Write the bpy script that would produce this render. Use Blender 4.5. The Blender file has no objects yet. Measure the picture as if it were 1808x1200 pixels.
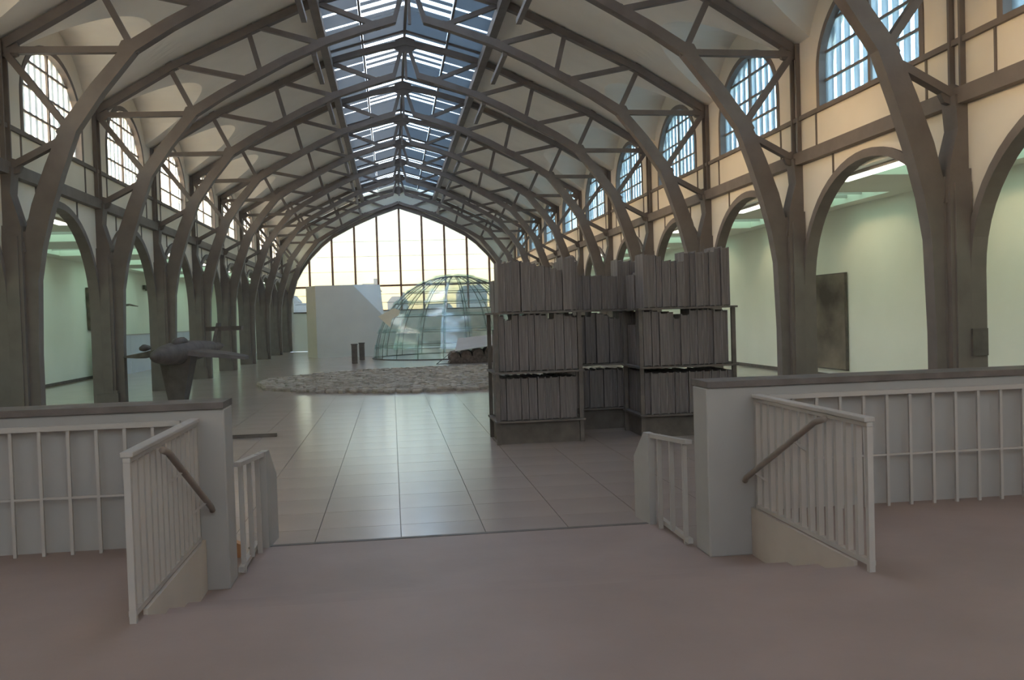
import bpy, math, random
from mathutils import Vector, Matrix
random.seed(7)
sc = bpy.context.scene
col = sc.collection

# ------------------------------------------------------------------ camera
FPX, PSI, PIT, RHO, EYE = 1650.0, 0.1274, 0.0261, 0.0311, 1.95
fw = Vector((math.sin(PSI)*math.cos(PIT), math.cos(PSI)*math.cos(PIT), -math.sin(PIT)))
r0 = Vector((math.cos(PSI), -math.sin(PSI), 0)); u0 = r0.cross(fw)
cr = math.cos(RHO)*r0 - math.sin(RHO)*u0; cu = math.sin(RHO)*r0 + math.cos(RHO)*u0
cam = bpy.data.cameras.new('camera'); cam.sensor_fit = 'HORIZONTAL'; cam.sensor_width = 36.0
cam.lens = 36.0*FPX/1808.0; cam.clip_start = 0.05; cam.clip_end = 2000
camo = bpy.data.objects.new('camera', cam); col.objects.link(camo)
camo.matrix_world = Matrix(((cr.x, cu.x, -fw.x, 0), (cr.y, cu.y, -fw.y, 0), (cr.z, cu.z, -fw.z, EYE), (0, 0, 0, 1)))
sc.camera = camo

# ------------------------------------------------------------------ sky, sun, exposure
world = bpy.data.worlds.new('world'); sc.world = world; world.use_nodes = True
wn = world.node_tree.nodes; wl = world.node_tree.links; wn.clear()
sky = wn.new('ShaderNodeTexSky'); sky.sky_type = 'NISHITA'; sky.sun_disc = False
sky.sun_elevation = math.radians(19); sky.sun_rotation = math.radians(-90); sky.air_density = 1.2; sky.dust_density = 0.6; sky.ozone_density = 1.0
bg = wn.new('ShaderNodeBackground'); bg.inputs['Strength'].default_value = 0.76
wo = wn.new('ShaderNodeOutputWorld'); wl.new(sky.outputs[0], bg.inputs[0]); wl.new(bg.outputs[0], wo.inputs[0])
sun = bpy.data.lights.new('sun', 'SUN'); sun.energy = 1.7; sun.color = (1.0, 0.72, 0.46); sun.angle = math.radians(9)
suno = bpy.data.objects.new('sun', sun); col.objects.link(suno)
suno.rotation_euler = Vector((1.0, 0.03, -0.11)).to_track_quat('-Z', 'Y').to_euler()
sc.view_settings.view_transform = 'Standard'; sc.view_settings.look = 'None'
sc.view_settings.exposure = 1.72; sc.view_settings.gamma = 1.0; sc.view_settings.use_curve_mapping = False
sc.cycles.max_bounces = 10; sc.cycles.diffuse_bounces = 5; sc.cycles.glossy_bounces = 4
sc.cycles.transparent_max_bounces = 16; sc.cycles.sample_clamp_indirect = 6.0

# ------------------------------------------------------------------ helpers
class MB:
    def __init__(s): s.v = []; s.f = []
    def hexa(s, p):
        b = len(s.v); s.v += [tuple(q) for q in p]
        for f in ((3,2,1,0),(4,5,6,7),(0,1,5,4),(1,2,6,5),(2,3,7,6),(3,0,4,7)): s.f.append(tuple(b+i for i in f))
        return s
    def box(s, x0, x1, y0, y1, z0, z1):
        return s.hexa([(x0,y0,z0),(x1,y0,z0),(x1,y1,z0),(x0,y1,z0),(x0,y0,z1),(x1,y0,z1),(x1,y1,z1),(x0,y1,z1)])
    def bar(s, p, q, w, h, up=(0,0,1)):
        p = Vector(p); q = Vector(q); d = (q-p).normalized(); u = Vector(up)
        if abs(d.dot(u)) > .98: u = Vector((0,1,0))
        a = d.cross(u).normalized(); b = a.cross(d).normalized(); a = a*w/2; b = b*h/2
        return s.hexa([p-a-b, p+a-b, p+a+b, p-a+b, q-a-b, q+a-b, q+a+b, q-a+b])
    def tube(s, pts, r, n=8):
        pts = [Vector(p) for p in pts]; rr = r if isinstance(r, (list, tuple)) else [r]*len(pts); b = len(s.v)
        for i, p in enumerate(pts):
            d = (pts[min(i+1, len(pts)-1)] - pts[max(i-1, 0)]).normalized()
            u = Vector((0,0,1)) if abs(d.z) < .95 else Vector((0,1,0))
            a = d.cross(u).normalized(); c = a.cross(d).normalized()
            for k in range(n):
                t = 2*math.pi*k/n; s.v.append(tuple(p + a*math.cos(t)*rr[i] + c*math.sin(t)*rr[i]))
        for i in range(len(pts)-1):
            for k in range(n):
                s.f.append((b+i*n+k, b+i*n+(k+1)%n, b+(i+1)*n+(k+1)%n, b+(i+1)*n+k))
        s.f.append(tuple(b+k for k in range(n))[::-1]); s.f.append(tuple(b+(len(pts)-1)*n+k for k in range(n)))
        return s
    def ribbon(s, pts, th, w):
        """polyline in the XZ plane, thickness th (value per point), width w along Y"""
        n = len(pts); b = len(s.v)
        for i, (x, z) in enumerate(pts):
            x0, z0 = pts[max(i-1,0)]; x1, z1 = pts[min(i+1,n-1)]
            l = math.hypot(x1-x0, z1-z0); nx, nz = -(z1-z0)/l, (x1-x0)/l
            t = (th[i] if isinstance(th, (list, tuple)) else th)/2
            for sx, sy in ((-1,-1),(1,-1),(1,1),(-1,1)): s.v.append((x+nx*t*sx, sy*w/2, z+nz*t*sx))
        for i in range(n-1):
            for k in range(4): s.f.append((b+4*i+k, b+4*i+(k+1)%4, b+4*i+4+(k+1)%4, b+4*i+4+k))
        s.f.append((b+3,b+2,b+1,b)); e = b+4*(n-1); s.f.append((e,e+1,e+2,e+3))
        return s
    def prism(s, poly, axis, a0, a1):
        """extrude a 2D polygon along an axis ('x': (y,z), 'y': (x,z), 'z': (x,y))"""
        b = len(s.v); n = len(poly)
        for a in (a0, a1):
            for p, q in poly:
                s.v.append((a,p,q) if axis == 'x' else (p,a,q) if axis == 'y' else (p,q,a))
        s.f.append(tuple(b+i for i in range(n))); s.f.append(tuple(b+n+i for i in range(n))[::-1])
        for i in range(n): s.f.append((b+i, b+n+i, b+n+(i+1)%n, b+(i+1)%n))
        return s
    def mesh(s, name):
        import bmesh
        m = bpy.data.meshes.new(name); m.from_pydata(s.v, [], s.f)
        bm = bmesh.new(); bm.from_mesh(m); bmesh.ops.recalc_face_normals(bm, faces=bm.faces); bm.to_mesh(m); bm.free()
        return m
def obj(name, mb, mat, parent=None, loc=None, smooth=False, bevel=0):
    me = mb.mesh(name) if isinstance(mb, MB) else mb
    if not me.materials: me.materials.append(mat)
    if smooth:
        for p in me.polygons: p.use_smooth = True
    o = bpy.data.objects.new(name, me); col.objects.link(o)
    if parent: o.parent = parent
    if loc: o.location = loc
    if bevel:
        md = o.modifiers.new('bevel', 'BEVEL'); md.width = bevel; md.segments = 2; md.limit_method = 'ANGLE'
    return o
def tag(o, label, cat, group=None, kind=None):
    o['label'] = label; o['category'] = cat
    if group: o['group'] = group
    if kind: o['kind'] = kind
    return o
def empty(name, loc=(0,0,0)):
    o = bpy.data.objects.new(name, None); col.objects.link(o); o.location = loc; o.empty_display_size = .2
    return o
def dup(o, parent=None):
    c = o.copy(); col.objects.link(c)
    if parent: c.parent = parent
    for ch in list(o.children): dup(ch, c)
    return c
def interp(x, tab):
    if x <= tab[0][0]: (a,b),(c,d) = tab[0],tab[1]
    elif x >= tab[-1][0]: (a,b),(c,d) = tab[-2],tab[-1]
    else:
        for i in range(len(tab)-1):
            if tab[i][0] <= x <= tab[i+1][0]: (a,b),(c,d) = tab[i],tab[i+1]; break
    return b + (d-b)*(x-a)/(c-a)

# ------------------------------------------------------------------ materials
def mat(name, c1, c2=None, rough=.6, scale=3.0, detail=4.0, bump=0.0, metal=0.0, spec=.5, stretch=None, bscale=None):
    m = bpy.data.materials.new(name); m.use_nodes = True; nt = m.node_tree; N = nt.nodes; L = nt.links
    b = N['Principled BSDF']; b.inputs['Roughness'].default_value = rough; b.inputs['Metallic'].default_value = metal
    b.inputs['Specular IOR Level'].default_value = spec
    tc = N.new('ShaderNodeTexCoord'); mp = N.new('ShaderNodeMapping'); L.new(tc.outputs['Object'], mp.inputs['Vector'])
    if stretch: mp.inputs['Scale'].default_value = stretch
    nz = N.new('ShaderNodeTexNoise'); nz.inputs['Scale'].default_value = scale; nz.inputs['Detail'].default_value = detail
    L.new(mp.outputs[0], nz.inputs['Vector'])
    rp = N.new('ShaderNodeValToRGB'); rp.color_ramp.elements[0].position = .32; rp.color_ramp.elements[1].position = .68
    rp.color_ramp.elements[0].color = (*c1, 1); rp.color_ramp.elements[1].color = (*(c2 or c1), 1)
    L.new(nz.outputs['Fac'], rp.inputs[0]); L.new(rp.outputs[0], b.inputs['Base Color'])
    if bump:
        n2 = N.new('ShaderNodeTexNoise'); n2.inputs['Scale'].default_value = bscale or scale*6; n2.inputs['Detail'].default_value = 5
        L.new(mp.outputs[0], n2.inputs['Vector'])
        bp = N.new('ShaderNodeBump'); bp.inputs['Strength'].default_value = bump; bp.inputs['Distance'].default_value = .02
        L.new(n2.outputs['Fac'], bp.inputs['Height']); L.new(bp.outputs[0], b.inputs['Normal'])
    return m
def glassmat(name, tint, trans=.5, tcol=(1,1,1), gloss=.05, rough=.05):
    """thin pane: part clear (tinted), part frosted (translucent), with a little reflection"""
    m = bpy.data.materials.new(name); m.use_nodes = True; nt = m.node_tree; N = nt.nodes; L = nt.links; N.clear()
    out = N.new('ShaderNodeOutputMaterial'); t = N.new('ShaderNodeBsdfTransparent'); t.inputs[0].default_value = (*tint, 1)
    d = N.new('ShaderNodeBsdfTranslucent'); d.inputs[0].default_value = (*tcol, 1)
    tc = N.new('ShaderNodeTexCoord'); nz = N.new('ShaderNodeTexNoise'); nz.inputs['Scale'].default_value = 1.3
    L.new(tc.outputs['Object'], nz.inputs['Vector'])
    mr = N.new('ShaderNodeMapRange'); mr.inputs[1].default_value = .3; mr.inputs[2].default_value = .7
    mr.inputs[3].default_value = max(0, trans-.04); mr.inputs[4].default_value = min(1, trans+.04); L.new(nz.outputs['Fac'], mr.inputs[0])
    mx = N.new('ShaderNodeMixShader'); L.new(mr.outputs[0], mx.inputs[0]); L.new(t.outputs[0], mx.inputs[1]); L.new(d.outputs[0], mx.inputs[2])
    g = N.new('ShaderNodeBsdfGlossy'); g.inputs['Roughness'].default_value = rough
    m2 = N.new('ShaderNodeMixShader'); m2.inputs[0].default_value = gloss; L.new(mx.outputs[0], m2.inputs[1]); L.new(g.outputs[0], m2.inputs[2])
    L.new(m2.outputs[0], out.inputs[0]); return m
def emit(name, c, s):
    m = bpy.data.materials.new(name); m.use_nodes = True; nt = m.node_tree; N = nt.nodes; L = nt.links; N.clear()
    out = N.new('ShaderNodeOutputMaterial'); e = N.new('ShaderNodeEmission'); e.inputs[0].default_value = (*c, 1); e.inputs[1].default_value = s
    L.new(e.outputs[0], out.inputs[0]); return m

M_IRON = mat('painted_iron', (.155,.125,.11), (.19,.157,.138), .6, 2.5, 5, .15)
M_WALL = mat('cream_plaster', (.74,.66,.555), (.80,.72,.61), .85, .7, 4, .05)
M_CEIL = mat('ceiling_boards', (.75,.69,.615), (.81,.75,.67), .85, .9, 4, .04)
M_AISLE = mat('pale_gallery_wall', (.82,.83,.73), (.87,.88,.78), .85, .5, 3, .03)
M_WHITE = mat('white_paint', (.42,.38,.35), (.48,.435,.405), .6, 1.5, 3, .03)
M_PARAPET = mat('grey_white_paint', (.355,.33,.315), (.405,.38,.36), .7, 1.2, 4, .04)
M_STRING = mat('warm_plaster', (.52,.44,.38), (.58,.50,.43), .75, 2, 3)
M_HAND = mat('brown_handrail', (.23,.18,.15), (.29,.235,.20), .5, 6, 3)
M_COPING = mat('dark_coping', (.11,.09,.08), (.16,.13,.12), .55, 6, 4, .1)
M_PLAT = mat('brown_platform', (.28,.205,.182), (.33,.245,.22), .5, 1.2, 6, .08)
M_TILE = mat('floor_tile', (.40,.31,.275), (.48,.375,.335), .32, .8, 5, .02)
_b = M_TILE.node_tree.nodes['Principled BSDF']; _b.inputs['Coat Weight'].default_value = 1.0; _b.inputs['Coat Roughness'].default_value = .18; _b.inputs['Coat IOR'].default_value = 1.58
M_GROUT = mat('floor_joint', (.14,.115,.105), (.18,.15,.14), .8, 8, 3)
M_LEAD = mat('lead_sheet', (.13,.108,.102), (.225,.193,.186), .6, 5, 6, .35, 0.0, .5, (1,1,.25))
M_STEEL = mat('rusty_steel', (.10,.082,.072), (.15,.125,.11), .7, 5, 5, .2)
M_SLATE = mat('slate_stone', (.29,.245,.205), (.48,.41,.345), .85, 2.5, 6, .4)
M_BLOCK = mat('white_board', (.70,.69,.66), (.75,.74,.70), .8, .8, 3, .03)
M_PALE = mat('pale_board', (.70,.73,.72), (.75,.78,.77), .8, .8, 3)
M_BEIGE = mat('beige_warmlit_board', (.72,.64,.53), (.78,.70,.59), .8, .8, 3)  # partition's own beige; on the block's side it stands for warm light
M_MULL = mat('rust_red_mullion', (.20,.10,.07), (.27,.14,.10), .6, 3, 3)
M_LEADAIR = mat('aircraft_lead', (.085,.066,.057), (.135,.105,.092), .65, 4, 5, .3)
M_DARK = mat('dark_brush', (.09,.07,.06), (.20,.155,.135), .85, 9, 6, .5)
M_PAINT = mat('canvas_paint', (.075,.058,.048), (.36,.30,.24), .7, .75, 9, .5, 0, .3, (1,.6,.8))
M_RELIEF = mat('relief_wood', (.10,.08,.07), (.22,.17,.14), .85, 4, 6, .5)
M_LAV = mat('lavender_partition', (.55,.57,.64), (.60,.62,.68), .8, .8, 3)
M_ORANGE = mat('orange_wood', (.50,.24,.10), (.58,.30,.14), .6, 5, 3)
M_PAPER = mat('cream_paper', (.80,.70,.52), (.86,.76,.58), .8, 3, 3)
M_SKYSLAT = None
M_CITY = mat('distant_facade', (.26,.29,.32), (.32,.35,.38), .9, .05, 3)  # distance haze is put into the grey-blue facade colour
M_GROUND = mat('outside_ground', (.35,.34,.31), (.42,.40,.37), .9, .05, 3)
M_PANE_L = glassmat('frosted_pane_sun_tint', (.90,.84,.74), .42, (.96,.88,.76))  # warm sunlight is put into the pane tint
M_PANE_R = glassmat('frosted_pane_sky_tint', (.52,.64,.70), .34, (.46,.58,.64))  # same frosted glass, with blue sky light put into its tint
M_PANE_END = glassmat('end_glass', (.165,.155,.142), .25, (.165,.155,.142))
M_PANE_FILL = glassmat('fill_window_glass', (.52,.435,.365), .35, (.52,.435,.365))  # glass of the added rear window, tinted to tune its fill light
M_SKYGLASS = glassmat('skylight_glass', (.95,.94,.92), .85, (.92,.93,.93))
M_SLATW = glassmat('blind_slat', (.0,.0,.0), 1.0, (.13,.155,.18), .03, .4)
M_DOME = glassmat('dome_glass', (.965,.995,.99), .05, (.8,.95,.95), .07, .08)
M_SKYSLAT = glassmat('blue_grey_slat', (0,0,0), 1.0, (.17,.175,.18), .04, .4)
M_LAY = emit('fluorescent_laylight', (.60,1.0,.78), .36)
M_FILL_TUBE = emit('fluorescent_fill_tube', (.96,1.0,.80), .9)  # glow of the strips added to light the aisle walls

# ------------------------------------------------------------------ hall constants
X0, W, YA, DY = 0.714, 7.65, 13.036, 5.563
def Y(i): return YA + DY*i
UT = [(0,10.67),(2.3,10.04),(2.75,9.86),(3.9,9.32),(5.87,8.38),(7.68,7.30)]
LT = [(.38,9.56),(1.11,9.34),(2.08,9.01),(3.11,8.54),(3.95,8.09),(4.7,7.68),(5.4,7.24),(6.05,6.46),(6.58,5.72),(6.88,4.95),(7.12,4.25),(7.30,3.55),(7.40,2.9),(7.44,1.5),(7.44,.01)]
WIN_A, WIN_SILL, WIN_SPR, WIN_B = 1.88, 5.86, 6.60, 1.37
ARC_A, ARC_SPR, ARC_B = 2.53, 2.45, 2.17
WI, WO = 7.80, 8.15           # wall inner / outer face, from the nave axis
AL, AR = -11.75, 11.85        # aisle outer walls
AC = 4.5                      # aisle ceiling
def win_top(s): return WIN_SPR + WIN_B*math.sqrt(max(0, 1-(s/WIN_A)**2))
def arc_top(s): return ARC_SPR + ARC_B*math.sqrt(max(0, 1-(s/ARC_A)**2))

# ------------------------------------------------------------------ structure: floors
fl = obj('floor', MB().box(AL-.3, AR+.3, 4, 63.1, -.3, -.015), M_GROUT); tag(fl, 'brown stone tile floor of the hall', 'floor', kind='structure')
TS = .76
tilem = MB().box(-TS/2+.0035, TS/2-.0035, -TS/2+.0035, TS/2-.0035, -.015, .0).mesh('tile'); tilem.materials.append(M_TILE)
rest = MB(); cnt = 0
ny = int((63-5.1)/TS); nx0 = int(math.floor((AL)/TS)); nx1 = int(math.ceil(AR/TS))
cells = []
for j in range(ny):
    y = 5.1 + TS*(j+.5)
    for i in range(nx0, nx1+1):
        x = .02 + TS*(i+.5)
        if x < AL or x > AR: continue
        vis = (y > 8.2 and -.36*y-.2 < x < .66*y and not (y < 12 and (x < -1.4-.05*(y-7) or x > 2.6+.05*(y-7))))
        cells.append((0 if vis else 1, y, x))
cells.sort()
for q, (v, y, x) in enumerate(cells):
    if q < 300:
        t = bpy.data.objects.new('tile', tilem); col.objects.link(t); t.parent = fl; t.location = (x, y, 0)
    else:
        b = len(rest.v); h = TS/2-.0035
        rest.v += [(x-h,y-h,0),(x+h,y-h,0),(x+h,y+h,0),(x-h,y+h,0)]; rest.f.append((b,b+1,b+2,b+3))
ft = obj('tile_field', rest, M_TILE, fl); ft['kind'] = 'stuff'
PLX0, PLX1, PLE, PLH, PWY = -1.41, 2.77, 5.38, .35, 7.05
pl = MB().box(AL, AR, -4, PLE, -.3, PLH).box(AL, PLX0, PLE, PWY, -.3, PLH).box(PLX1, AR, PLE, PWY, -.3, PLH)
pl.box(PLX0, PLX1, PLE+.9, PWY+.1, -.2, .004).box(-1.24, 2.42, PWY+.1, 8.33, -.2, .004)
tag(obj('floor', pl, M_PLAT), 'dark brown raised entrance platform', 'platform', kind='structure')
st = empty('step_flight', (0, PLE, 0)); tag(st, 'short flight of brown steps leading down from the entrance platform', 'steps', kind='structure')
for k in range(2):
    obj('step', MB().box(PLX0+.002, PLX1-.002, .5*k, .5*(k+1), 0.001, PLH*(2-k)/3), M_PLAT, st)
for x in (PLX0-.004, PLX1+.004): obj('stringer', MB().box(x-.012, x+.012, .01, 1.66, .005, PLH+.03), M_STRING, st)
tag(obj('trim_1', MB().box(-1.3, 2.35, 8.30, 8.36, .0, .008), M_COPING), 'thin dark threshold strip across the floor', 'trim', kind='structure')

# ------------------------------------------------------------------ structure: arcade walls with windows
def cells_prism(mb, side, yc, samples, zlo, zhi, wo=WO):
    """stack of upright slices of a wall between two height functions"""
    xi, xo = X0 + side*WI, X0 + side*wo
    for a, b in zip(samples[:-1], samples[1:]):
        la, lb, ha, hb = zlo(a), zlo(b), zhi(a), zhi(b)
        if ha-la < 1e-4 and hb-lb < 1e-4: continue
        mb.hexa([(xi,yc+a,la),(xi,yc+b,lb),(xo,yc+b,lb),(xo,yc+a,la),(xi,yc+a,ha),(xi,yc+b,hb),(xo,yc+b,hb),(xo,yc+a,ha)])
def arc_samples(a, n): return [-a*math.cos(math.pi*k/n) for k in range(n+1)]
ZT = 9.2
for side, nm in ((-1, 'wall_left'), (1, 'wall_right')):
    mb = MB()
    for i in range(-3, 9):
        yc = Y(i) + DY/2; hb = DY/2
        if i < -1:
            mb.box(min(X0+side*WI, X0+side*WO), max(X0+side*WI, X0+side*WO), yc-hb, yc+hb, 0, ZT); continue
        S = arc_samples(ARC_A, 28)
        cells_prism(mb, side, yc, [-hb, -ARC_A], lambda s: 0, lambda s: 5.0, WI+.17); cells_prism(mb, side, yc, [ARC_A, hb], lambda s: 0, lambda s: 5.0, WI+.17)
        cells_prism(mb, side, yc, S, arc_top, lambda s: 5.0, WI+.17)
        S = arc_samples(WIN_A, 24)
        cells_prism(mb, side, yc, [-hb, -WIN_A], lambda s: 5.0, lambda s: ZT); cells_prism(mb, side, yc, [WIN_A, hb], lambda s: 5.0, lambda s: ZT)
        cells_prism(mb, side, yc, S, lambda s: 5.0, lambda s: WIN_SILL); cells_prism(mb, side, yc, S, win_top, lambda s: ZT)
    o = obj(nm, mb, M_WALL); tag(o, 'cream arcade wall with tall round arches, %s' % ('towards the lead aircraft' if side < 0 else 'towards the dark painting'), 'wall', kind='structure')
    # trims on the wall: beam, sill line, joint strips, arch rings
    xs = lambda d: X0 + side*(WI-d)
    g = 'aircraft' if side < 0 else 'painting'
    bm_ = MB().box(min(xs(0), xs(.16)), max(xs(0), xs(.16)), Y(-2), Y(9), 4.86, 5.10)
    tag(obj('trim_2', bm_, M_IRON), 'dark iron beam running above the arches on the %s side' % g, 'beam', kind='structure')
    sm = MB().box(min(xs(0), xs(.06)), max(xs(0), xs(.06)), Y(-1), Y(9), WIN_SILL-.09, WIN_SILL)
    tag(obj('trim_3', sm, M_IRON), 'thin dark sill band under the clerestory windows on the %s side' % g, 'trim', kind='structure')
    ring = None
    for i in range(-1, 9):
        yc = Y(i)+DY/2
        e = empty('trim_4', (X0+side*WI, yc, 0)); tag(e, 'dark iron arch ring lining an arcade opening on the %s side' % g, 'arch', 'arcade arch rings on the %s side' % g, 'structure')
        if ring is None:
            r = MB(); S = [(-ARC_A, .02)] + [(s, arc_top(s)-.03) for s in arc_samples(ARC_A, 28)] + [(ARC_A, .02)]
            S = [(s*.988, z) for s, z in S]
            th = .13; out = []
            for k, (s, z) in enumerate(S):
                a = S[max(k-1,0)]; b = S[min(k+1,len(S)-1)]; l = math.hypot(b[0]-a[0], b[1]-a[1]) or 1
                out.append((s - (b[1]-a[1])/l*th, z + (b[0]-a[0])/l*th))
            for k in range(len(S)-1):
                (s0,z0),(s1,z1) = S[k],S[k+1]; (t0,w0),(t1,w1) = out[k],out[k+1]
                xa, xb = -side*.06, side*.18
                r.hexa([(xa,s0,z0-.02),(xa,s1,z1-.02),(xb,s1,z1-.02),(xb,s0,z0-.02),(xa,t0,w0),(xa,t1,w1),(xb,t1,w1),(xb,t0,w0)])
            ring = r.mesh('arch_ring')
            j = MB()
            j1 = [MB().box(min(0,-side*.025), max(0,-side*.025), s-.02, s+.02, z0, z1).mesh('joint_strip') for s, z0, z1 in
                  ((-WIN_A-.05, 5.1, WIN_SILL-.09), (WIN_A+.05, 5.1, WIN_SILL-.09), (-1.25, arc_top(1.25)+.15, 4.86), (1.25, arc_top(1.25)+.15, 4.86))]
        obj('arch_ring', ring, M_IRON, e)
        for m_ in j1: obj('joint_strip', m_, M_IRON, e)

# clerestory windows
def win_cell(s0, s1, z0, z1, x0, x1):
    n = max(2, int((s1-s0)/.12)); pts = []
    S = [s0 + (s1-s0)*k/n for k in range(n+1)]
    top = [min(z1, win_top(s)) for s in S]
    if max(top) <= z0+.01: return None
    mb = MB()
    for k in range(n):
        a, b = max(top[k], z0), max(top[k+1], z0)
        if a-z0 < 1e-3 and b-z0 < 1e-3: continue
        mb.hexa([(x0,S[k],z0),(x0,S[k+1],z0),(x1,S[k+1],z0),(x1,S[k],z0),(x0,S[k],a),(x0,S[k+1],b),(x1,S[k+1],b),(x1,S[k],a)])
    return mb
def quad_cell(s0, s1, z0, z1, x):
    n = max(2, int((s1-s0)/.12)); mb = MB(); S = [s0 + (s1-s0)*k/n for k in range(n+1)]
    top = [max(z0, min(z1, win_top(s))) for s in S]
    if max(top) <= z0+.01: return None
    for k in range(n):
        if top[k]-z0 < 1e-3 and top[k+1]-z0 < 1e-3: continue
        b = len(mb.v); mb.v += [(x,S[k],z0),(x,S[k+1],z0),(x,S[k+1],top[k+1]),(x,S[k],top[k])]; mb.f.append((b,b+1,b+2,b+3))
    return mb
ZB = [WIN_SILL, 6.38, 6.92, 7.46, 8.0]
wn_count = 0; first = {}
for side in (-1, 1):
    for i in range(-1, 9):
        wn_count += 1; yc = Y(i)+DY/2
        if side not in first:
            e = empty('window_1', (X0+side*(WI+.12), yc, 0))
            fr = MB(); S = [(-WIN_A, WIN_SILL)] + [(s, win_top(s)) for s in arc_samples(WIN_A, 24)] + [(WIN_A, WIN_SILL)]
            th = .13
            for k in range(len(S)-1):
                (s0,z0),(s1,z1) = S[k],S[k+1]
                def inn(s, z):
                    return (s*(1-th/WIN_A), z if z <= WIN_SPR else WIN_SPR+(z-WIN_SPR)*(1-th/WIN_B))
                (t0,w0),(t1,w1) = inn(s0,z0), inn(s1,z1)
                fr.hexa([(-side*.14,s0,z0),(-side*.14,s1,z1),(side*.1,s1,z1),(side*.1,s0,z0),(-side*.14,t0,w0),(-side*.14,t1,w1),(side*.1,t1,w1),(side*.1,t0,w0)])
            obj('window_frame', fr, M_IRON, e)
            obj('mullion', MB().box(-.04,.04,-.045,.045,WIN_SILL,win_top(0)-.05), M_IRON, e)
            for z in ZB[1:-1]:
                h = WIN_A*math.sqrt(max(0, 1-((z-WIN_SPR)/WIN_B)**2)) if z > WIN_SPR else WIN_A
                obj('glazing_bar', MB().box(-.025,.025,-h+.1,h-.1,z-.022,z+.022), M_IRON, e)
            for a, b in ((-WIN_A, 0), (0, WIN_A)):
                for z0, z1 in zip(ZB[:-1], ZB[1:]):
                    c = quad_cell(a, b, z0, z1, 0.0)
                    if c: obj('pane', c, M_PANE_L if side < 0 else M_PANE_R, e)
            n = 11
            for k in range(n):
                s0 = -WIN_A + 2*WIN_A*(k+.30)/n; s1 = -WIN_A + 2*WIN_A*(k+.86)/n
                c = win_cell(s0, s1, WIN_SILL, 8.0, side*.10, side*.115)
                if c: obj('slat', c, M_SLATW, e)
            first[side] = e
        else:
            e = dup(first[side]); e.location = (X0+side*(WI+.12), yc, 0)
        e.name = 'window_%d' % wn_count
        tag(e, 'arched clerestory window %s' % ('with warm sunlight tinted into its panes above the lead aircraft side arcade' if side < 0 else 'with blue sky light tinted into its slatted panes above the painting side arcade'), 'window',
            'clerestory windows on the %s side' % ('aircraft' if side < 0 else 'painting'), 'structure')

# ------------------------------------------------------------------ structure: vaulted ceiling with lunettes, skylight
def roof(x): return interp(x, UT) + .13
LUN_A, LUN_B = 2.34, 1.98
def lun(s): return WIN_SPR + LUN_B*math.sqrt(max(0, 1-(s/LUN_A)**2)) if abs(s) < LUN_A else 0
XE = 2.48
for side in (-1, 1):
    mb = MB()
    for i in range(-3, 9):
        yc = Y(i)+DY/2; hb = DY/2
        S = [-hb, -LUN_A] + [s for s in arc_samples(LUN_A, 30)][1:-1] + [LUN_A, hb]
        rows = []
        for s in S:
            zl = lun(s) if i >= -1 else 0; xc = 8.3
            if zl > roof(8.3):
                lo, hi = 3.0, 8.3
                for _ in range(40):
                    m_ = (lo+hi)/2
                    if roof(m_) > zl: lo = m_
                    else: hi = m_
                xc = hi
            row = []
            for k in range(13):
                x = XE + (xc-XE)*k/12; row.append((x, roof(x)))
            for k in range(1, 5):
                x = xc + (8.3-xc)*k/4; row.append((x, max(zl, roof(8.3))))
            b = len(mb.v); mb.v += [(X0+side*x, yc+s, z) for x, z in row]; rows.append(b)
        n = 17
        for a, b in zip(rows[:-1], rows[1:]):
            for k in range(n-1): mb.f.append((a+k, a+k+1, b+k+1, b+k))
    o = obj('ceiling', mb, M_CEIL); sm = o.modifiers.new('thick', 'SOLIDIFY'); sm.thickness = .1; sm.offset = 1 if True else -1
    tag(o, 'pale vaulted ceiling slope with lunettes on the %s side' % ('aircraft' if side < 0 else 'painting'), 'ceiling', kind='structure')
    x = X0+side*2.36
    pm = MB().box(x-.11, x+.11, Y(-3), Y(9), 9.72, 9.98)
    tag(obj('trim_5', pm, M_IRON), 'dark purlin beam edging the skylight on the %s side' % ('aircraft' if side < 0 else 'painting'), 'beam', kind='structure')
    x = X0+side*2.46
    cm = MB().box(x-.02, x+.02, Y(-3), Y(9), 9.95, 10.45)
    tag(obj('trim_6', cm, M_WHITE), 'white curb board of the skylight on the %s side' % ('aircraft' if side < 0 else 'painting'), 'trim', kind='structure')

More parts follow.
